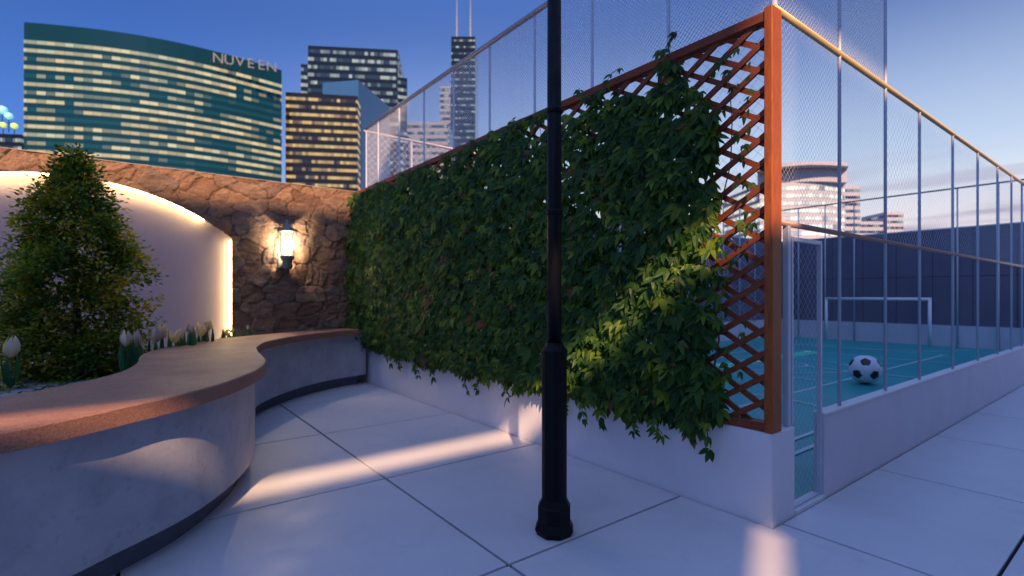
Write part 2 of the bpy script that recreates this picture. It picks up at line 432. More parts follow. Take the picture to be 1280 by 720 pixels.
# fence on the trellis wall
e = empty('net_fence', (FX, (FY+YB)/2, .6), 'tall white net fence rising behind the vine trellis', 'fence')
posts = [FY+.01+.83*k for k in range(9)] + [YB-.16]
for i, y in enumerate(posts):
    b = MB(); b.tube([(FX,y,.6),(FX,y,4.46)], .014 if i else .02, 8); part(b, 'post', mat_metal, e, smooth=True)
b = MB(); b.tube([(FX,FY-.02,4.48),(FX,YB-.13,4.48)], .03, 10); part(b, 'top_rail', mat_pole_rail, e, smooth=True)
b = MB(); net(b, (FX,FY),(FX,YB-.15), 3.36, 4.46, .028, .0038); part(b, 'upper_net', mat_net, e)
b = MB(); net(b, (FX,FY),(FX,YB-.15), .64, 3.36, .06, .0016); part(b, 'lower_net', mat_net, e)
# back fence
e = empty('net_fence', (10, YB-.03, .6), 'net fence along the back of the court past the stone wall corner', 'fence')
for x in [4.4+1.0*k for k in range(15)]:
    b = MB(); b.tube([(x,YB-.03,.58),(x,YB-.03,4.44)], .02, 8); part(b, 'post', mat_metal, e, smooth=True)
b = MB(); b.tube([(FX,YB-.03,4.46),(XF-.03,YB-.03,4.46)], .026, 10); part(b, 'top_rail', mat_pole_rail, e, smooth=True)
b = MB(); net(b, (FX+.05,YB-.03),(XF-.05,YB-.03), 3.44, 4.44, .09, .005); part(b, 'upper_net', mat_net, e)
# far fence
e = empty('net_fence', (XF-.04, 5.2, .6), 'thin steel fence across the far end behind the goal', 'fence')
for y in [2.15+.865*k for k in range(8)]:
    b = MB(); b.tube([(XF-.04,y,.0),(XF-.04,y,4.54)], .02, 8); part(b, 'post', mat_metal, e, smooth=True)
b = MB(); b.tube([(XF-.04,YC+.08,4.56),(XF-.04,YB-.05,4.56)], .024, 10); part(b, 'top_rail', mat_metal_d, e, smooth=True)
# right-hand fence
e = empty('net_fence', (11, FY, .6), 'long steel post fence with golden top rail right of the gate', 'fence')
px = [4.49, 5.52, 6.52, 7.78, 9.0, 10.2, 11.22, 12.1] + [13.2+1.1*k for k in range(6)]
for i, x in enumerate(px):
    tall = i < 2
    b = MB(); b.tube([(x,FY,.62),(x,FY,4.9 if tall else 3.39)], .0135, 8); part(b, 'post', mat_metal, e, smooth=True)
b = MB(); b.tube([(XW+.10,FY,3.40),(XF-.05,FY,3.40)], .023, 12); part(b, 'top_rail', mat_rail, e, smooth=True)
b = MB(); b.tube([(XW+.10,FY,1.985),(XF-.05,FY,1.985)], .020, 12); part(b, 'middle_rail', mat_rail2, e, smooth=True)
b = MB(); net(b, (FX,FY),(px[1],FY), 3.43, 4.86, .028, .0032); part(b, 'upper_net', mat_net, e)
b = MB(); net(b, (FX,FY),(px[1],FY), 2.01, 3.37, .035, .0014); part(b, 'panel_net', mat_net, e)
b = MB(); net(b, (px[1],FY),(XF-.05,FY), 2.01, 3.37, .06, .0015); part(b, 'panel_net', mat_net, e)
b = MB(); b.tube([(FX,FY,4.9),(px[1],FY,4.9)], .022, 8); part(b, 'upper_rail', mat_pole_rail, e, smooth=True)
# gate
e = empty('gate', (3.9, FY, 0), 'narrow steel net gate between the trellis corner and the low wall', 'gate')
b = MB(); b.bevbox((3.585,FY-.02,.604),(3.622,FY+.02,1.97), .003); part(b, 'jamb_post', mat_metal, e)
lf = MB(); yg = YC+.028
lf.bevbox((3.628,yg-.016,.612),(3.648,yg+.016,1.90), .003); lf.bevbox((4.086,yg-.016,.03),(4.110,yg+.016,1.90), .003)
lf.bevbox((3.649,yg-.015,1.868),(4.085,yg+.015,1.898), .003); lf.bevbox((3.649,yg-.010,.030),(4.085,yg+.010,.046), .003)
fr = part(lf, 'leaf_frame', mat_metal, e)
b = MB(); net(b, (3.65,yg),(4.085,yg), .046, 1.868, .05, .0010); sub(b, 'net', mat_net, fr, e)
b = MB(); b.bevbox((3.642,YC-.006,-.02),(4.112,YC+.09,.028), .003); part(b, 'threshold', mat_cap, e)

# ------------------------------------------------------------------ trellis
tr = empty('trellis', (XW+.04, 5.2, .6), 'reddish brown diagonal timber lattice screen on the low white wall', 'trellis')
PY0, PY1 = YC-.004, 8.95
b = MB(); b.bevbox((XW-.006, PY0, .604),(XW+.125, PY0+.054, 3.37), .004); part(b, 'post', mat_trellis, tr)
b = MB(); b.bevbox((XW-.004, PY1-.09, .604),(XW+.085, PY1, 3.36), .004); part(b, 'post', mat_trellis, tr)
b = MB(); b.bevbox((XW, PY0+.055, 3.285),(XW+.09, PY1-.091, 3.35), .004); part(b, 'top_rail', mat_trellis_h, tr)
b = MB(); b.bevbox((XW, PY0+.055, .606),(XW+.09, PY1-.091, .665), .004); part(b, 'bottom_rail', mat_trellis_h, tr)
L0, L1, H0, H1 = PY0+.045, PY1-.08, .655, 3.295
SLP, VS = .60, .158
for sgn, xo in ((-1, XW+.030),(1, XW+.052)):
    b = MB(); W_ = L1-L0; n = int((H1-H0+SLP*W_)/VS)
    for k in range(1, n+1):
        c = H0 - SLP*W_ + k*VS                      # z = c + SLP*u
        u0 = max(0, (H0-c)/SLP); u1 = min(W_, (H1-c)/SLP)
        if u1-u0 < .02: continue
        j_ = rng.normal()*.002; k_ = rng.normal()*.003
        ya, yb_ = (L0+u0, L0+u1) if sgn > 0 else (L1-u0, L1-u1)
        b.bar((xo, ya, c+SLP*u0+j_),(xo, yb_, c+SLP*u1+j_+k_), .038+rng.normal()*.0008, .019, up=(1,0,0))
    part(b, 'lattice_layer', mat_trellis_h, tr)

# ------------------------------------------------------------------ climbing vine
def vnoise(x, y, seed=0):
    xi = np.floor(x).astype(int); yi = np.floor(y).astype(int); fx = x-xi; fy = y-yi
    fx = fx*fx*(3-2*fx); fy = fy*fy*(3-2*fy)
    def h(a, c):
        v = np.sin(a*127.1 + c*311.7 + seed*74.7)*43758.5453; return v - np.floor(v)
    return (h(xi,yi)*(1-fx)+h(xi+1,yi)*fx)*(1-fy) + (h(xi,yi+1)*(1-fx)+h(xi+1,yi+1)*fx)*fy
def fbm(x, y, o=5, seed=0, g=.5):
    s = 0; a = 1; t = 0
    for k in range(o): s = s + a*vnoise(x*2**k, y*2**k, seed+k*3); t += a; a *= g
    return s/t
def leaf(mb, base, d, nrm, L, W, att, fold=.25, droop=.25):
    d = d.normalized(); s = d.cross(nrm)
    if s.length < 1e-4: s = d.cross(Vector((0,1,0)))
    s.normalize(); n = s.cross(d).normalized()
    def P(t, w, side): return base + d*(L*t) + s*(W*w*side) + n*(abs(w)*W*fold) - n*(droop*L*t*t)
    mid = [P(0,0,0), P(.38,0,0), P(.72,0,0), P(1,0,0)]
    l = [P(.30,.5,-1), P(.68,.34,-1)]; r = [P(.30,.5,1), P(.68,.34,1)]
    mb.add(mid+l+r, [(0,1,4),(1,2,5,4),(2,3,5),(0,6,1),(1,6,7,2),(2,7,3)], att=att)
def interp(v, xs, ys): return float(np.interp(v, xs, ys))
fol = MB(); nclu = 0
HEM_Y = [1.5,1.75,1.95,2.1,2.4,2.65,3.1,3.7,4.8,6.0,7.5,8.1,9.0]; HEM_Z = [.75,.68,.60,.50,.56,.52,.55,.56,.55,.56,.62,.66,.66]
RZ = [.4,.62,.75,1.0,1.2,1.4,1.7,1.93,2.1,2.4,2.7,2.95,3.2,3.4]; RY = [2.10,2.0,1.90,1.88,1.94,1.98,1.94,1.92,1.98,1.98,2.00,2.08,2.25,2.4]
def cluster(y, z, out, size, k):
    """one stalk end with three to five drooping leaflets"""
    base = Vector((XW - out, y, z)); face = Vector((-1, random.gauss(-.55,.42), random.gauss(.55,.35))).normalized()
    down = Vector((random.gauss(-.25,.25), random.gauss(0,.35), -1)).normalized()
    ax = face; hue = min(1, max(0, random.gauss(.42,.2)))
    if random.random() < .012: hue = 1.0
    for i in range(k):
        ang = (i-(k-1)/2)*R(random.uniform(30,44)) + random.gauss(0,.1)
        d = (Quaternion(ax, ang) @ down)
        d = (d + Vector((-.25*abs(random.gauss(0,1)),0,0))).normalized()
        Lk = size*(1-.16*abs(i-(k-1)/2))*random.uniform(.85,1.15)
        leaf(fol, base + d*size*.12, d, face, Lk, Lk*random.uniform(.32,.43), min(1,max(0,hue+random.gauss(0,.08) if hue<1 else 1)), .22, random.uniform(.05,.4))
tries = 0
while nclu < 10500 and tries < 90000:
    tries += 1
    y = random.uniform(1.5, 9.05); z = random.uniform(.42, 3.5)
    n1 = float(fbm(np.array([y*1.7]), np.array([z*1.7]), 4, 3)[0]); n2 = float(fbm(np.array([y*6]), np.array([z*6]), 3, 11)[0])
    hem = interp(y, HEM_Y, HEM_Z) + .12*(n2-.5)
    right = interp(z, RZ, RY) + .30*(n2-.5)
    top = 3.26 + .08*(n1-.3)
    if y < right or z < hem or z > top: continue
    tz = (3.35-z)
    if tz < .5 and n2 > .43+.32*tz/.5: continue
    if y < 3.1 and z > 2.5 and n2 > .70-.22*(z-2.5)/.7: continue       # thin along the top rail
    if tz < 1.3 and n2 > .70: continue                   # scattered gaps where the sky shows
    edge = min(1, (y-right)/.25+.25, (z-hem)/.2+.35)
    bulge = (.05+.20*n1)*edge*min(1, max(.12, (3.28-z)/.8)) + (.10 if y > 8.2 else 0)*random.random()
    cluster(y, z+.03, random.uniform(.1,1)*bulge+.01, random.choice((random.uniform(.06,.1),random.uniform(.095,.15),random.uniform(.095,.15))), random.choice((3,4,5,5)))
    nclu += 1
# sprays over the rail, over the wall and stray leaves on the bare lattice
stems = MB()
def spray(y, z, dy, dz, n, out0=.06, size=.085):
    pts = []
    for i in range(n+1):
        t = i/n; p = (XW-out0-.05*math.sin(t*3), y+dy*t+random.gauss(0,.012), z+dz*t - .05*t*t)
        pts.append(p)
        if i: cluster(p[1], p[2], XW-p[0], size*random.uniform(.7,1.1), random.choice((2,3,3,5)))
    stems.tube(pts, .0035, 5)
for (y,z,dy,dz) in [(2.35,3.2,-.10,.30),(2.25,3.22,.15,.2),(3.15,3.2,.12,.2),(3.0,3.2,-.2,.22),(4.1,3.22,.18,.17),(4.3,3.2,-.2,.16),(4.9,3.2,.1,.15),(5.7,3.2,-.1,.14),(6.5,3.2,.2,.14),(7.4,3.2,.1,.12),(2.0,3.0,-.2,.2)]:
    spray(y, z, dy, dz, 4)
for (y,z,dz) in [(1.98,.70,-.32),(2.1,.66,-.2),(2.45,.62,-.18),(2.62,.62,-.22),(2.95,.6,-.2),(3.15,.62,-.24),(3.5,.62,-.14),(4.3,.6,-.18),(4.8,.62,-.22),(5.1,.6,-.25),(5.9,.62,-.2),(6.3,.62,-.26),(6.9,.62,-.16),(7.3,.66,-.2)]:
    spray(y, z, random.gauss(0,.05), dz*.62, 3, .1, .10)
for _ in range(46):
    z = random.uniform(.9,3.1); y = random.uniform(1.70, 1.95); cluster(y, z, .03, random.uniform(.05,.08), random.choice((1,2,3)))
for _ in range(26):
    y = random.uniform(2,8.6); z = random.uniform(.7,1.2); pts = [(XW-.02-.02*math.sin(k*2.1+y), y+.06*math.sin(k*1.3+y*5)+k*.05*math.sin(y*9), min(3.25, z+k*.3)) for k in range(8)]
    stems.tube(pts, [.008-.0007*k for k in range(8)], 5)
vine = fol.build('climbing_vine', mat_vine, attr='rnd', loc=(XW, 5, .6))
tag(vine, 'dense dark green creeper smothering the timber lattice and spilling over the wall', 'climbing plant')
o = stems.build('stem', mat_stem, vine, loc=(XW,5,.6))

# ------------------------------------------------------------------ stone wall with arched niche
SX0, SX1, SZ = -5.0, XW-.004, 3.345
sw = empty('stone_wall', (0, YB+.15, 0), 'brown rubble stone wall with a glowing arched niche and wall lantern', 'wall')
step = .0155; nx = int((SX1-SX0)/step); nz = int(SZ/step)
gx = np.linspace(SX0, SX1, nx+1); gz = np.linspace(-.05, SZ, nz+1); GX, GZ = np.meshgrid(gx, gz)
wx = GX + .13*(fbm(GX*2.3, GZ*2.3, 4, 21)-.5)*2 ; wz = GZ + .10*(fbm(GX*2.3+9, GZ*2.3+4, 4, 33)-.5)*2
cx, cz = .37, .23
ui = np.floor(wx/cx); vi = np.floor(wz/cz); F1 = np.full(GX.shape, 9.); F2 = np.full(GX.shape, 9.); ID = np.zeros(GX.shape)
def hsh(a, c, s):
    v = np.sin(a*12.9898 + c*78.233 + s*37.7)*43758.5453; return v-np.floor(v)
for di in (-2,-1,0,1,2):
    for dj in (-2,-1,0,1,2):
        a = ui+di; c = vi+dj; qx = (a+.08+.84*hsh(a,c,1))*cx; qz = (c+.08+.84*hsh(a,c,2))*cz
        d = .55*np.sqrt(((wx-qx)/1.25)**2+((wz-qz)*1.15)**2)+.42*(np.abs(wx-qx)/1.3+np.abs(wz-qz)*1.1); nid = hsh(a,c,5)
        closer = d < F1; F2 = np.where(closer, F1, np.minimum(F2, d)); ID = np.where(closer, nid, ID); F1 = np.minimum(F1, d)
crack = (F2-F1); prof = np.clip(crack/.022, 0, 1)**.7
rel = prof*(.012+.022*ID) + .030*(fbm(GX*5, GZ*9, 6, 50, .68)-.5)*2 + .02*(ID*7 % 1)*((wx*3+wz*(ID-.5)*8) % 1 - .5)*prof
NY = YB - rel
NCX, NRW, NSP, NTOP = -.655, 2.0, 2.39, 3.10; RAD = 3.14; NCZ = NTOP-RAD; NB = .55
def arch_z(x): return NCZ + math.sqrt(max(0, RAD*RAD-(x-NCX)**2))
inside = (np.abs(GX-NCX) < NRW) & (GZ < NCZ+np.sqrt(np.maximum(0, RAD*RAD-(GX-NCX)**2))) & (GZ > NB)
VX, VZ = GX.copy(), GZ.copy()
idx = np.arange((nx+1)*(nz+1)).reshape(nz+1, nx+1)
allin = inside[:-1,:-1] & inside[1:,:-1] & inside[:-1,1:] & inside[1:,1:]
keep = ~allin
# snap inner boundary vertices to the arch line
for j, i in zip(*np.nonzero(inside)):
    x, z = GX[j,i], GZ[j,i]; near = [(abs(NCX+NRW-x), (NCX+NRW, z)), (abs(x-NCX+NRW), (NCX-NRW, z)), (abs(arch_z(x)-z), (x, arch_z(x))), (abs(z-NB), (x, NB))]
    dmin, q = min(near)
    if dmin < step*1.3: VX[j,i], VZ[j,i] = q
verts = np.stack([VX, NY, VZ], -1).reshape(-1,3) - np.array(sw.location)
faces = np.stack([idx[:-1,:-1], idx[:-1,1:], idx[1:,1:], idx[1:,:-1]], -1)[keep]
me = bpy.data.meshes.new('stone_face'); me.from_pydata(verts.tolist(), [], faces.tolist()); me.materials.append(mat_stone)
for nm, arr in (('cell', ID), ('crack', crack)):
    a = me.attributes.new(nm, 'FLOAT', 'POINT'); a.data.foreach_set('value', arr.reshape(-1).astype(float).tolist())
me.polygons.foreach_set('use_smooth', [True]*len(me.polygons)); me.update()
o = bpy.data.objects.new('stone_face', me); col.objects.link(o); o.parent = sw
b = MB(); b.box((SX0, YB+.12, -.1),(SX1, YB+.30, SZ-.002)); part(b, 'core', mat_plinth, sw)
b = MB(); b.bevbox((SX0, YB-.025, SZ),(SX1+.30, YB+.31, SZ+.009), .003); part(b, 'coping', mat_stone_cap, sw)
# niche reveal and plaster panel
outl = [(NCX+NRW, NB),(NCX+NRW, NSP+.0)]
z_sp = arch_z(NCX+NRW); outl = [(NCX+NRW, NB),(NCX+NRW, z_sp)]
for k in range(1, 41):
    x = NCX+NRW-2*NRW*k/41; outl.append((x, arch_z(x)))
outl += [(NCX-NRW, z_sp),(NCX-NRW, NB)]
b = MB(); n = len(outl); vs = [(x, YB+.005, z) for x, z in outl]+[(x, YB+.10, z) for x, z in outl]
b.add(vs, [(i, (i+1)%n, (i+1)%n+n, i+n) for i in range(n)]); nr = part(b, 'niche_reveal', mat_niche, sw)
b = MB(); b.add([(x, YB+.098, z) for x, z in outl], [tuple(range(n))]); part(b, 'niche_panel', mat_niche, sw)
# LED strips fixed round the niche edge
def led(pts):
    b = MB(); b.tube(pts, .013, 8); return b
lr = empty('light_strip', (NCX, YB+.02, NB), 'warm white light strip edging the arched wall niche', 'light strip')
arcp = lambda x0, x1, n=24: [(x0+(x1-x0)*k/n, YB+.01, arch_z(x0+(x1-x0)*k/n)-.022) for k in range(n+1)]
part(led([(NCX+NRW-.022, YB+.01, NB+.02),(NCX+NRW-.022, YB+.01, z_sp-.03)]), 'vertical_tube', mat_led, lr, smooth=True)
part(led([(NCX-NRW+.022, YB+.01, NB+.02),(NCX-NRW+.022, YB+.01, z_sp-.03)]), 'vertical_tube', mat_led, lr, smooth=True)
part(led(arcp(.97, -.20)), 'arched_tube', mat_led, lr, smooth=True)
part(led(arcp(-.74, -2.3)), 'arched_tube', mat_led, lr, smooth=True)

# ------------------------------------------------------------------ wall lantern
mat_patina = M('patinated_metal', (.16,.18,.15), .5, .3).m
LX, LY, LZ = 2.10, YB-.24, 2.05
lt = empty('wall_lantern', (LX, YB-.02, LZ), 'lit glass lantern with crossing bars on the stone wall', 'wall lamp')
b = MB(); b.lathe((LX,LY,LZ+.47), [(.150,0),(.155,.02),(.10,.06),(.045,.11),(.03,.15),(.028,.19),(.0,.20)], 20); part(b, 'cap', mat_patina, lt, smooth=True)
b = MB(); b.lathe((LX,LY,LZ-.05), [(.0,-.10),(.06,-.09),(.085,-.04),(.07,.03),(.105,.10),(.11,.13)], 20); part(b, 'holder', mat_patina, lt, smooth=True)
b = MB(); b.bevbox((LX-.10,YB-.06,LZ-.12),(LX+.06,YB+.02,LZ+.14), .01); b.tube([(LX,YB-.03,LZ-.02),(LX,YB-.12,LZ-.09),(LX,LY,LZ-.08)], .018, 8); part(b, 'bracket', mat_patina, lt)
b = MB()
for k in range(8):
    t0 = 2*math.pi*k/8
    for sg in (1,-1):
        pts = [(LX+(.094+.04*i/8)*math.cos(t0+sg*.55*i/8), LY+(.094+.04*i/8)*math.sin(t0+sg*.55*i/8), LZ+.09+.38*i/8) for i in range(9)]
        b.tube(pts, .0055, 5)
part(b, 'cage_bar', mat_patina, lt, smooth=True)
mg = M('lantern_glass', (1,.95,.85), .15); tr_ = mg.n('ShaderNodeBsdfTransparent'); em = mg.n('ShaderNodeEmission')
em.inputs[0].default_value = (1,.86,.58,1); em.inputs[1].default_value = 1.1
mx = mg.n('ShaderNodeMixShader'); mx.inputs[0].default_value = .35; mg.l(tr_.outputs[0], mx.inputs[1]); mg.l(em.outputs[0], mx.inputs[2]); mg.l(mx.outputs[0], mg.out.inputs[0])
b = MB(); b.lathe((LX,LY,LZ), [(.088,.09),(.128,.468)], 20, cap=False); part(b, 'glass', mg.m, lt, smooth=True)
b = MB()
for dx in (-.04,.045): b.lathe((LX+dx,LY,LZ), [(.004,.10),(.024,.17),(.032,.25),(.02,.33),(.003,.38)], 10)
part(b, 'bulb', mat_bulb, lt, smooth=True)
pl = bpy.data.lights.new('lantern_light', 'POINT'); pl.energy = 78; pl.color = (1,.78,.55); pl.shadow_soft_size = .022
po = bpy.data.objects.new('lantern_light', pl); col.objects.link(po); po.location = (0, LY-(YB-.02), .27); po.parent = lt

# ------------------------------------------------------------------ S-shaped bench planter
def cr(pts, n=10):
    pts = [Vector((*p,0)) for p in pts]; out = []
    P = [2*pts[0]-pts[1]]+pts+[2*pts[-1]-pts[-2]]
    for i in range(1, len(P)-2):
        for k in range(n):
            t = k/n; a,b_,c,d = P[i-1],P[i],P[i+1],P[i+2]
            out.append(.5*((2*b_)+(-a+c)*t+(2*a-5*b_+4*c-d)*t*t+(-a+3*b_-3*c+d)*t**3))
    out.append(pts[-1]); return out
front = cr([(-3.2,2.35),(-2.3,2.35),(-1.3,2.55),(-.41,2.965),(.05,3.30),(.39,3.60),(.67,4.0),(.87,4.42),(.985,4.82),(1.045,5.26),(1.10,5.78),(1.21,6.30),(1.47,6.92),(2.05,7.62),(2.70,8.07),(3.30,8.25)])
back = cr([(-3.2,3.35),(-2.3,3.35),(-1.3,3.55),(-.55,4.00),(-.36,4.19),(-.18,4.42),(-.01,4.78),(.085,5.26),(.125,5.86),(.22,6.32),(.47,6.95),(.80,7.42),(1.25,7.80),(2.2,8.38),(2.9,8.6),(3.30,8.66)])
def off(pl, d):
    o = []
    for i, p in enumerate(pl):
        t = (pl[min(i+1,len(pl)-1)]-pl[max(i-1,0)]).normalized(); o.append(p+Vector((-t.y,t.x,0))*d)
    return o
def ribbon(mb, f, k, z0, z1, r=0.0, mi=0):
    """solid strip between a front and a back line, with a small chamfer on the upper front edge"""
    n = len(f); ft = off(f, r) if r else f
    vs = []
    for a, at_, c in zip(f, ft, k):
        vs += [(a.x,a.y,z0),(a.x,a.y,z1-r),(at_.x,at_.y,z1),(c.x,c.y,z1),(c.x,c.y,z0)]
    fs = []
    for i in range(n-1):
        for q in range(5): fs.append((i*5+q, (i+1)*5+q, (i+1)*5+(q+1)%5, i*5+(q+1)%5))
    fs.append(tuple(range(5))[::-1]); fs.append(tuple((n-1)*5+q for q in range(5)))
    mb.add(vs, fs, mi)
bn = empty('bench', (.5, 5, 0), 'curving concrete bench planter with a reddish timber top', 'bench')
def trim(l, xmax): return [p for p in l if p.x <= xmax]
b = MB(); ribbon(b, front, back, .838, .93, .008); part(b, 'timber_top', mat_bench_top, bn)
f2, k2 = off(front, .085), off(back, -.06); f2[-1].x = k2[-1].x = 3.25; f2[-2].x = min(f2[-2].x, 3.2)
b = MB(); ribbon(b, f2, k2, .16, .836, .004); part(b, 'concrete_body', mat_conc, bn)
f3, k3 = off(front, .19), off(back, -.10); f3[-1].x = k3[-1].x = 3.12; 
for l in (f3, k3):
    for p in l: p.x = min(p.x, 3.12)
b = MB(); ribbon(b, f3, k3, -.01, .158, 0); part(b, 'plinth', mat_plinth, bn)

# planter bed between bench and stone wall
b = MB(); k4 = off(back, -.03); n = len(k4)
vs = [(p.x,p.y,.66) for p in k4]+[(p.x,YB+.09,.66) for p in k4]
b.add(vs, [(i,i+1,i+1+n,i+n) for i in range(n-1)]); tag(b.build('gravel_bed', mat_gravel), 'pale gravel bed of the planter', kind='structure')
# low dark creeping plant under the shrub
b = MB()
for _ in range(900):
    x = random.gauss(-.5,.75); y = random.gauss(6.6,.8)
    if y > 8.8 or y < 3.8: continue
    bx = np.interp(y, [4,4.4,4.8,5.3,6.3,7,7.5],[-.6,-.2,0,.05,.18,.45,.8])
    if x > bx-.08: continue
    d = Vector((random.gauss(0,1),random.gauss(0,1),random.uniform(.1,1))).normalized()
    leaf(b, Vector((x,y,.665)), d, Vector((0,0,1)), random.uniform(.06,.16), .035, random.random(), .2, .3)
tag(b.build('ground_cover', mat_shrub, attr='rnd'), 'sparse dark ground cover on the gravel', kind='stuff')

# ------------------------------------------------------------------ conical shrub
TX, TY = -.41, 7.10
sh = empty('shrub_tree', (TX,TY,.66), 'bushy conical evergreen in the planter before the glowing niche', 'tree')
b = MB(); b.tube([(TX,TY,.6),(TX+.02,TY,1.2),(TX-.01,TY+.02,2.0),(TX,TY,2.75)], [.045,.035,.022,.006], 8)
for k in range(40):
    z = random.uniform(.75,2.6); a = random.uniform(0,6.28); r = interp(z,[.6,1.0,1.5,2.2,2.7,2.95],[.45,.62,.66,.48,.22,.03])*.8
    b.tube([(TX,TY,z),(TX+r*.5*math.cos(a),TY+r*.5*math.sin(a),z+.08),(TX+r*math.cos(a),TY+r*math.sin(a),z+.2)], [.012,.008,.003], 5)
part(b, 'trunk', mat_stem, sh)
b = MB()
ncl = 0
while ncl < 700:
    z = random.uniform(.55,2.97); a = random.uniform(0,6.28); rr = interp(z,[.55,.8,1.1,1.6,1.9,2.2,2.45,2.7,2.9,2.98],[.40,.56,.62,.66,.54,.48,.34,.22,.10,.03])
    lob = float(vnoise(np.array([a*1.9]),np.array([z*3.4]),9)[0]); rr *= .70+.55*lob
    if lob < .22 and random.random() < .6: continue
    q = random.random()
    if q > .25 + .75*rr/.72: continue
    r = rr*math.sqrt(random.uniform(.18,1)); c = Vector((TX+r*math.cos(a),TY+r*math.sin(a),z)); ncl += 1
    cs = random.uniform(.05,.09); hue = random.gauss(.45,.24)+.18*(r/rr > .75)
    for _ in range(44):
        v = Vector((random.gauss(0,1),random.gauss(0,1),random.gauss(0,.8)))*cs*.75
        d = (v.normalized()+Vector((math.cos(a)*.4,math.sin(a)*.4,.35+random.gauss(0,.3)))).normalized()
        leaf(b, c+v, d, Vector((random.gauss(0,.6),random.gauss(0,.6),1)), random.uniform(.034,.056), random.uniform(.024,.036), min(1,max(0,hue+random.gauss(0,.12))), .2, .3)
part(b, 'crown', mat_shrub, sh, attr='rnd')

# ------------------------------------------------------------------ tulips
def petal_cup(mb, c, h, r, open_, lean):
    for k in range(6):
        a = 2*math.pi*k/6 + random.gauss(0,.1); rr = r*(1 if k%2 else .82); hh = h*random.uniform(.88,1.06); at = random.random()
        u = Vector((math.cos(a),math.sin(a),0)); s = Vector((-math.sin(a),math.cos(a),0)); vs = []
        for (t, ro, wd) in [(0,.10,.10),(.14,.62,.42),(.34,.92,.66),(.58,.88+.5*(open_-.8),.58),(.8,.62+.9*(open_-.8),.34),(.93,.40+1.2*(open_-.8),.14),(1.0,.30+1.4*(open_-.8),.01)]:
            m_ = c + u*rr*max(.08,ro) + Vector((lean[0],lean[1],1))*hh*t
            vs += [m_ - s*rr*wd - u*rr*.16*wd, m_, m_ + s*rr*wd - u*rr*.16*wd]
        fs = []
        for i in range(6): fs += [(i*3,i*3+1,i*3+4,i*3+3),(i*3+1,i*3+2,i*3+5,i*3+4)]
        mb.add(vs, fs, att=at)
tul = [(.02,6.40,1.04,.085,.9,'leftmost tulip of the bed beside the shrub, pale closed bloom'),
 (.10,6.55,1.02,.085,.75,'pale tulip just right of the leftmost one beside the shrub'),
 (.27,6.58,1.05,.085,.8,'grey white tulip third from the shrub'),
 (.33,6.72,1.08,.085,1.0,'tulip with tall pointed petals fourth from the shrub'),
 (.45,6.75,1.03,.09,1.7,'wide open white tulip in the middle of the bed'),
 (.50,6.90,1.00,.085,.8,'small shaded tulip right behind the wide open one'),
 (.60,6.84,1.12,.06,.5,'slim closed tulip bud standing tall on a yellow green stem'),
 (.74,7.14,1.06,.085,1.3,'open tulip with cream heart right of the slim bud'),
 (.82,7.24,1.11,.075,1.2,'tall open tulip at the right end of the main clump'),
 (1.10,7.86,1.00,.06,1.6,'small white flower lying low by the glowing strip'),
 (1.20,7.98,1.02,.05,1.5,'second small white flower by the glowing strip'),
 (1.42,8.12,1.06,.035,.8,'tiny white bud just right of the glowing strip')]
tul.append((-.80,6.30,1.00,.095,.9,'big pale tulip bloom left of the shrub at the frame edge'))
tul.append((-.95,6.15,.95,.085,.9,'second tulip left of the shrub, half cut by the frame edge'))
for (x,y,z,r,op,lab) in tul:
    e = empty('tulip', (x,y,.66), lab, 'flower', 'white tulips in the planter bed'); h = z-.66; r *= .8
    b = MB(); b.tube([(0,0,0),(.01,.005,h*.6),(0,0,h)], .006, 6); b.build('stem', mat_gstem, e)
    b = MB()
    for k in range(6):
        a = random.uniform(0,6.28); leaf(b, Vector((0,0,0)), Vector((math.cos(a)*.42,math.sin(a)*.42,1)), Vector((math.cos(a),math.sin(a),-.3)), h*random.uniform(.85,1.1), .07, random.random(), .3, .25)
    b.build('leaf', mat_blade, e, attr='rnd')
    b = MB(); petal_cup(b, Vector((0,0,h-.06)), r*2.5/max(1,op*.75), r*.8, op, (random.gauss(0,.08),random.gauss(0,.08))); b.build('bloom', mat_petal, e, smooth=True, attr='rnd')
# small feathery tuft by the strip
b = MB()
for _ in range(70):
    d = Vector((random.gauss(0,.5),random.gauss(0,.4),1)).normalized(); leaf(b, Vector((1.27+random.gauss(0,.03),8.05+random.gauss(0,.03),.70+random.uniform(0,.16))), d, Vector((0,-1,0)), random.uniform(.08,.16), .018, random.random(), .2, .3)
tag(b.build('grass_tuft', mat_blade, attr='rnd', loc=(1.27,8.05,.66)), 'small feathery green tuft at the foot of the glowing strip', 'plant')

# ------------------------------------------------------------------ black lamp post
PX, PY = 2.16, 2.395
lp = empty('lamp_post', (PX,PY,0), 'black cast iron lamp post standing in front of the vine wall', 'lamp post')
o8 = R(22.5)
b = MB(); b.lathe((PX,PY,0), [(.112,0),(.128,.035),(.104,.085),(.108,.09),(.108,.175),(.100,.185),(.080,.225)], 8, rot=o8); part(b, 'base', mat_black, lp)
b = MB(); b.lathe((PX,PY,0), [(.079,.225),(.079,1.12),(.083,1.125),(.083,1.15),(.060,1.18),(.052,1.20)], 16, rot=o8); part(b, 'lower_shaft', mat_black, lp)
b = MB(); b.lathe((PX,PY,0), [(.046,1.20),(.046,1.9),(.0425,3.95)], 20); part(b, 'upper_shaft', mat_black, lp, smooth=True)
for z in (2.02, 2.66, 3.5):
    b = MB(); b.lathe((PX,PY,z), [(.046,-.018),(.053,-.010),(.053,.010),(.046,.018)], 20); part(b, 'collar', mat_black, lp, smooth=True)
b = MB(); b.lathe((PX,PY,3.95), [(.05,0),(.10,.03),(.12,.06),(.11,.07)], 8); b.lathe((PX,PY,4.40), [(.20,0),(.19,.03),(.08,.14),(.02,.20),(.0,.25)], 8)
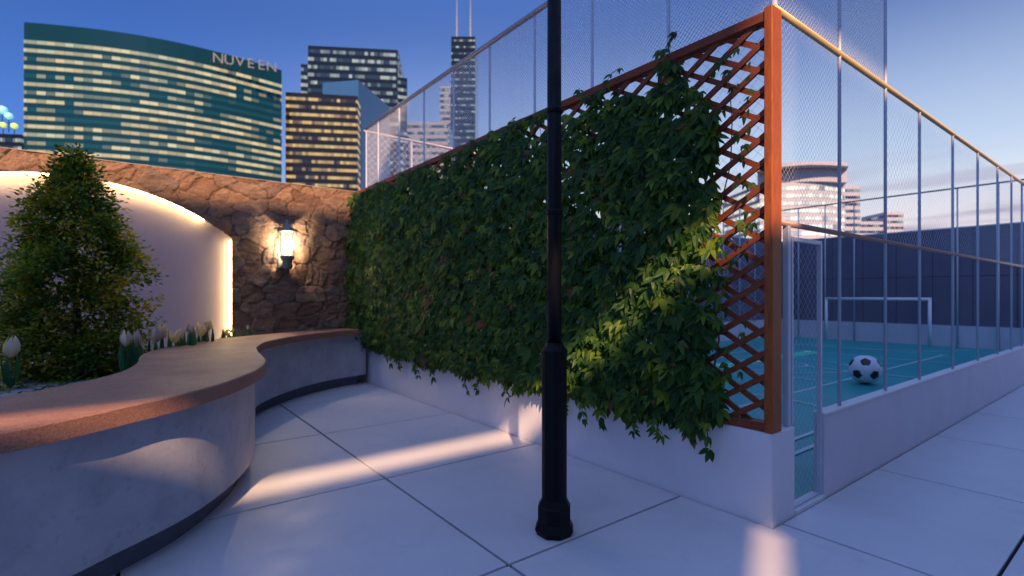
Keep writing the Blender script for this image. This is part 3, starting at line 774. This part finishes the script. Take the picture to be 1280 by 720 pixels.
for k in range(8):
    a = 2*math.pi*k/8; b.bar((PX+.11*math.cos(a),PY+.11*math.sin(a),4.01),(PX+.17*math.cos(a),PY+.17*math.sin(a),4.41), .012)
lh = part(b, 'lantern_head', mat_black, lp)

# ------------------------------------------------------------------ goal
gl = empty('football_goal', (18.62,5.8,0), 'small white football goal at the far end of the court', 'goal')
for y in (7.16, 4.42): b = MB(); b.tube([(18.62,y,0),(18.62,y,1.36)], .045, 12); part(b, 'post', mat_goal, gl, smooth=True)
b = MB(); b.tube([(18.62,7.20,1.375),(18.62,4.38,1.375)], .045, 12); part(b, 'crossbar', mat_goal, gl, smooth=True)
# ------------------------------------------------------------------ ball
def make_ball():
    ph = (1+5**.5)/2; V = []
    for s1 in (1,-1):
        for s2 in (1,-1): V += [(0,s1,s2*ph),(s1,s2*ph,0),(s2*ph,0,s1)]
    V = np.array(V)/np.linalg.norm(V[0]); q = Quaternion((.3,.5,.8), .95).to_matrix(); V = V@np.array(q).T
    fc = []
    for i in range(12):
        for j in range(i+1,12):
            for k in range(j+1,12):
                if all(V[a]@V[c] > .4 for a,c in ((i,j),(j,k),(i,k))): fc.append((V[i]+V[j]+V[k])/np.linalg.norm(V[i]+V[j]+V[k]))
    N = np.vstack([V, np.array(fc)]); D = np.array([.9393]*12+[.9149]*len(fc))
    b = MB(); nu, nv = 120, 72; vs = []; rad = .24
    def field(p):
        s = np.sort((N@p)/D); return s[-1]-s[-2]
    for j in range(nv+1):
        t = math.pi*j/nv
        for i in range(nu):
            a = 2*math.pi*i/nu; p = np.array([math.sin(t)*math.cos(a),math.sin(t)*math.sin(a),math.cos(t)])
            g_ = field(p); r = rad*(1-.018*math.exp(-(g_/.012)**1.2)); vs.append(tuple(p*r))
    b.v = vs
    for j in range(nv):
        for i in range(nu):
            t = math.pi*(j+.5)/nv; a = 2*math.pi*(i+.5)/nu; p = np.array([math.sin(t)*math.cos(a),math.sin(t)*math.sin(a),math.cos(t)])
            k = int(np.argmax((N@p)/D))
            b.f.append((j*nu+i,(j+1)*nu+i,(j+1)*nu+(i+1)%nu,j*nu+(i+1)%nu)); b.m.append(1 if k < 12 else 0); b.uv.append(None); b.att.append(0)
    o = b.build('football', [M('ball_white', (.72,.72,.76), .35).m, M('ball_black', (.012,.012,.02), .35).m], smooth=True)
    o.location = (9.93, 3.22, .245); o.rotation_euler = (.3,.1,.4)
    tag(o, 'black and white football resting on the teal court', 'ball')
make_ball()

# ------------------------------------------------------------------ the city
def m_win(name, glass, lit, thr, cell, warm2=None, strength=1.0, sx=.05):
    m = M(name, glass, .07, 0, .3); uv = m.n('ShaderNodeUVMap'); uv.uv_map = 'UVMap'
    sp = m.n('ShaderNodeSeparateXYZ'); m.l(uv.outputs[0], sp.inputs[0])
    cu = m.math('FLOOR', m.math('DIVIDE', sp.outputs[0], cell)); cv = m.math('FLOOR', sp.outputs[1])
    cb = m.n('ShaderNodeCombineXYZ'); m.l(cu, cb.inputs[0]); m.l(cv, cb.inputs[1])
    wn = m.n('ShaderNodeTexWhiteNoise'); wn.noise_dimensions = '2D'; m.l(cb.outputs[0], wn.inputs['Vector'])
    cb2 = m.n('ShaderNodeCombineXYZ'); m.l(m.math('MULTIPLY', m.math('MULTIPLY', cu, cell), sx), cb2.inputs[0]); m.l(m.math('MULTIPLY', cv, 3.71), cb2.inputs[1])
    ns = m.noise(cb2.outputs[0], 1.0, 2)
    run = m.math('ADD', ns, m.math('MULTIPLY', wn.outputs['Value'], .12))
    on = m.mr(run, thr-.02, thr+.07)
    fr = m.math('FRACT', m.math('DIVIDE', sp.outputs[0], cell)); mull = m.math('GREATER_THAN', fr, .03); vf = m.math('SINE', m.math('MULTIPLY', m.math('FRACT', sp.outputs[1]), 3.1416))
    br = m.math('MULTIPLY', m.math('MULTIPLY', m.math('MULTIPLY', on, mull), m.math('POWER', vf, .8)), m.math('ADD', m.math('MULTIPLY', wn.outputs['Value'], .7), .45))
    hue = m.n('ShaderNodeTexWhiteNoise'); hue.noise_dimensions = '1D'; m.l(m.math('ADD', cv, m.math('FLOOR', m.math('MULTIPLY', ns, 12))), hue.inputs['W'])
    c = m.mix(hue.outputs['Value'], lit, warm2 or lit)
    m.l(c, m.b.inputs['Emission Color']); m.l(m.math('MULTIPLY', br, strength), m.b.inputs['Emission Strength'])
    return m.m
def tower(name, label, u0, D0, u1, D1, h, fl, deep, body, win, bow=0, zb=0, band=.5, inset=0, nseg=12, cat='building', group=None, side=True, parent=None, top=1.0):
    p0 = bearing(u0, D0); p1 = bearing(u1, D1); c = (p0+p1)/2; t = (p1-p0).normalized(); nb = Vector((-t.y, t.x, 0))
    if nb.dot(c) < 0: nb = -nb
    front_ = []
    for k in range(nseg+1):
        s = k/nseg; front_.append(p0.lerp(p1, s) - nb*bow*math.sin(math.pi*s))
    e = parent or empty(name, (c.x, c.y, -.16), label, cat, group)
    poly = [(p.x,p.y) for p in front_]+[((p1+nb*deep).x,(p1+nb*deep).y),((p0+nb*deep).x,(p0+nb*deep).y)]
    b = MB(); b.prism(poly, -.16+zb, h); part(b, 'body', body, e)
    fh = (h-zb-top)/fl
    line_ = ([p0+nb*deep] if side else []) + front_ + ([p1+nb*deep] if side else [])
    ctr = c+nb*deep/2
    line_ = [q + (q-ctr).normalized()*.12 for q in line_]
    acc = [0]
    for a, c_ in zip(line_, line_[1:]): acc.append(acc[-1]+(c_-a).length)
    for f in range(fl):
        z0 = zb+f*fh+fh*(1-band)*.5; z1 = z0+fh*band
        if z1 < 3: continue
        b = MB(); vs = []; fs = []; uvs = []
        for q in line_: vs += [(q.x,q.y,z0),(q.x,q.y,z1)]
        for i in range(len(line_)-1):
            fs.append((2*i,2*i+2,2*i+3,2*i+1)); uvs.append([(acc[i],f+.1),(acc[i+1],f+.1),(acc[i+1],f+.9),(acc[i],f+.9)])
        b.add(vs, fs, uvs=uvs); part(b, 'window_band', win, e)
    return e
def glassy(name, c, rough=.2): return M(name, c, .08 if rough < .5 else rough, 0, .25).m
teal = glassy('teal_curtain_wall', (.004,.032,.05), .18); navy = glassy('navy_cladding', (.006,.010,.022), .3)
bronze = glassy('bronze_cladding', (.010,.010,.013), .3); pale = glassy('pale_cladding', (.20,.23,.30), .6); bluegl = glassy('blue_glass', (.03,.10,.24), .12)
w_teal = m_win('teal_windows', (.006,.05,.07), (.95,.60,.22), .505, 3.2, (.80,.72,.42), .52, .028)
w_gold = m_win('gold_windows', (.015,.02,.035), (.95,.58,.14), .45, 1.5, (.9,.68,.26), .48, .09)
w_pale = m_win('pale_windows', (.012,.03,.06), (.8,.80,.62), .56, 2.0, (.6,.7,.66), .38, .2)
w_cream = m_win('cream_windows', (.16,.20,.28), (.95,.90,.62), .42, 1.8, (.9,.88,.7), .7, .12)
D = 200.
e = tower('office_tower', 'broad bowed teal glass office block with rows of lit floors at the left', 30, 200, 352, 243, 108.6, 31, 34, teal, w_teal, bow=9, nseg=16, top=6)
# rooftop lettering
p0 = bearing(272, 232.5); p1 = bearing(348, 242.5); t = (p1-p0).normalized(); nb = Vector((t.y,-t.x,0))
for k, ch in enumerate('NUVEEN'):
    cu_ = bpy.data.curves.new('sign_letter', 'FONT'); cu_.body = ch; cu_.size = 6.0; cu_.extrude = .3; cu_.align_x = 'CENTER'
    tmp = bpy.data.objects.new('tmp', cu_); col.objects.link(tmp); bpy.context.view_layer.update()
    me_ = bpy.data.meshes.new_from_object(tmp.evaluated_get(bpy.context.evaluated_depsgraph_get())); bpy.data.objects.remove(tmp)
    me_.materials.clear(); me_.materials.append(M('sign_grey', (.05,.075,.10), .5).m if k == 0 else bpy.data.materials['sign_grey'])
    o = bpy.data.objects.new('sign_letter', me_); col.objects.link(o)
    q = p0.lerp(p1, (k+.2)/6) + (-(p0+p1)/2).normalized()*13
    o.matrix_world = Matrix.Translation(q + Vector((0,0,102.2))) @ Matrix.Rotation(math.atan2(t.y,t.x), 4, 'Z') @ Matrix.Rotation(R(90), 4, 'X')
    mw = o.matrix_world.copy(); o.parent = e; o.matrix_parent_inverse = Matrix.Identity(4); o.matrix_basis = Matrix.Translation(-e.location) @ mw
    if e.rotation_euler.z: pass
tower('office_tower', 'brown office block with tight golden window rows right of the teal block', 357, 250, 447, 255, 101, 26, 40, bronze, w_gold, band=.45)
e = tower('office_tower', 'dark stepped tower with a square crown behind the golden windowed block', 385, 330, 497, 336, 163, 32, 40, navy, w_pale, band=.5, side=True)
tower('', '', 376, 332, 386, 333, 152, 30, 30, navy, w_pale, parent=e, nseg=1); tower('', '', 497.5, 338, 509, 340, 146, 30, 30, navy, w_pale, parent=e, nseg=1)
tower('glass_tower', 'plain blue glass slab between the golden block and the stepped tower', 448, 262, 487, 300, 112, 1, 20, bluegl, bluegl, band=.98, nseg=2, top=.5)
e = tower('skyscraper', 'very tall black topped skyscraper with two antennas far behind', 564, 640, 594, 640, 326, 40, 60, navy, w_pale, band=.3, nseg=1)
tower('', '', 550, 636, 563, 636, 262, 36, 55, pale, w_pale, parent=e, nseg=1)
for u in (571, 588):
    b = MB(); q = bearing(u, 650); b.tube([(q.x,q.y,326),(q.x,q.y,345),(q.x,q.y,378)], [1.5,1.1,.5], 6); part(b, 'antenna', pale, e)
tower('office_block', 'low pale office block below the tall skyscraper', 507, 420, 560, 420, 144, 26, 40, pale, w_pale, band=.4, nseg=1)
low_block = tower('office_block', 'dark low block with cyan and green roof lamps at the left frame edge', -60, 258, 26, 262, 84, 20, 30, navy, w_pale, nseg=1)
for u_, z_, m_, r_ in ((3, 94, m_emit('cyan_lamp', (.25,.65,.7), .45), 2.2), (11, 91, bpy.data.materials['cyan_lamp'] if 'cyan_lamp' in bpy.data.materials else None, 1.8), (4, 86.5, m_emit('green_lamp', (.5,.7,.12), .6), 1.4), (18, 86, bpy.data.materials.get('green_lamp'), 1.5)):
    b = MB(); q = bearing(u_, 255); b.lathe((q.x,q.y,z_), [(0,-r_),(r_*.8,-r_*.6),(r_,0),(r_*.8,r_*.6),(0,r_)], 10); b.tube([(q.x,q.y,z_-8),(q.x,q.y,z_-r_)], .2, 5, 1)
    part(b, 'roof_lamp', [m_ or bpy.data.materials['cyan_lamp'], navy], low_block, smooth=True)
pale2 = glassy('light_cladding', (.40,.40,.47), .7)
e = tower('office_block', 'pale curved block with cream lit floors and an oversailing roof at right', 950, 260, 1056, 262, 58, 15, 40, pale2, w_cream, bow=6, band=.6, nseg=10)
b = MB(); p0 = bearing(946, 262); p1 = bearing(1060, 252); 
pts = [p0.lerp(p1, k/10) - (p0+p1).normalized()*(8*math.sin(math.pi*k/10)+3) for k in range(11)]
poly = [(p.x,p.y) for p in pts] + [((p+(p0+p1).normalized()*44).x,(p+(p0+p1).normalized()*44).y) for p in (pts[-1], pts[0])]
b.prism(poly, 64.5, 66.2); part(b, 'roof', pale2, e)
b = MB(); b.prism([(p.x,p.y) for p in [q+(p0+p1).normalized()*8 for q in pts]] + [((p+(p0+p1).normalized()*40).x,(p+(p0+p1).normalized()*40).y) for p in (pts[-2], pts[1])], 58.02, 64.4); part(b, 'roof_storey', pale2, e)
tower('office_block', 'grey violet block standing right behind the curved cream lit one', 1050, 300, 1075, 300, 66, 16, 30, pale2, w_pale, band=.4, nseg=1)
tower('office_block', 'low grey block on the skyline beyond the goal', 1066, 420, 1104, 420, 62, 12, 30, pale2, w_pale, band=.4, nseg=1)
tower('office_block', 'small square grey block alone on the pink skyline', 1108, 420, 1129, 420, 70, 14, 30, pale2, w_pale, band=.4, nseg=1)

# ------------------------------------------------------------------ unseen slotted screen added behind the viewer to shape the sun stripes
Y0 = -9.0
blocker = empty('sun_blocker', (6, Y0, -.16), 'added unseen screen of grey panels with slots that shape the sunlight', 'building')
def panel(poly_st):
    """sun-blocking panel given as (s, t): s = x - 0.6 y and t = y + 1.24 z stay constant along a sun ray"""
    pts = [(s_+.6*Y0, (t_-Y0)/1.24) for s_, t_ in poly_st]; n = len(pts); b = MB()
    b.add([(x,Y0,z) for x,z in pts]+[(x,Y0-.05,z) for x,z in pts], [tuple(range(n)), tuple(range(n,2*n))[::-1]]+[(i,(i+1)%n,(i+1)%n+n,i+n) for i in range(n)])
    part(b, 'blocker_panel', mat_conc, blocker)
SL, SR, TB = -9., 18., Y0-.1
panel([(SL,4.54),(2.24,4.57),(2.24,6.02),(2.24,12.62),(SL,12.62)])
panel([(2.24,6.02),(SR,6.02),(SR,14.5),(2.24,14.5)])
panel([(SL,TB),(1.20,TB),(1.20,.98),(2.20,1.66),(2.20,4.09),(SL,4.30)])
panel([(2.20,1.66),(2.42,1.55),(3.3,2.1),(3.3,4.00),(2.24,4.00),(2.20,4.09)])
panel([(1.20,TB),(SR,TB),(SR,2.1),(3.3,2.1),(2.42,1.55),(1.47,.90),(1.20,.90)])
panel([(3.3,2.1),(SR,2.1),(SR,5.76),(2.75,5.76),(2.75,4.00),(3.3,4.00)])
panel([(11,5.765),(SR,5.765),(SR,6.015),(11,6.015)])
scene.cycles.use_denoising = True
print('faces', sum(len(o.data.polygons) for o in bpy.data.objects if o.type == 'MESH'), 'vine clusters', nclu)
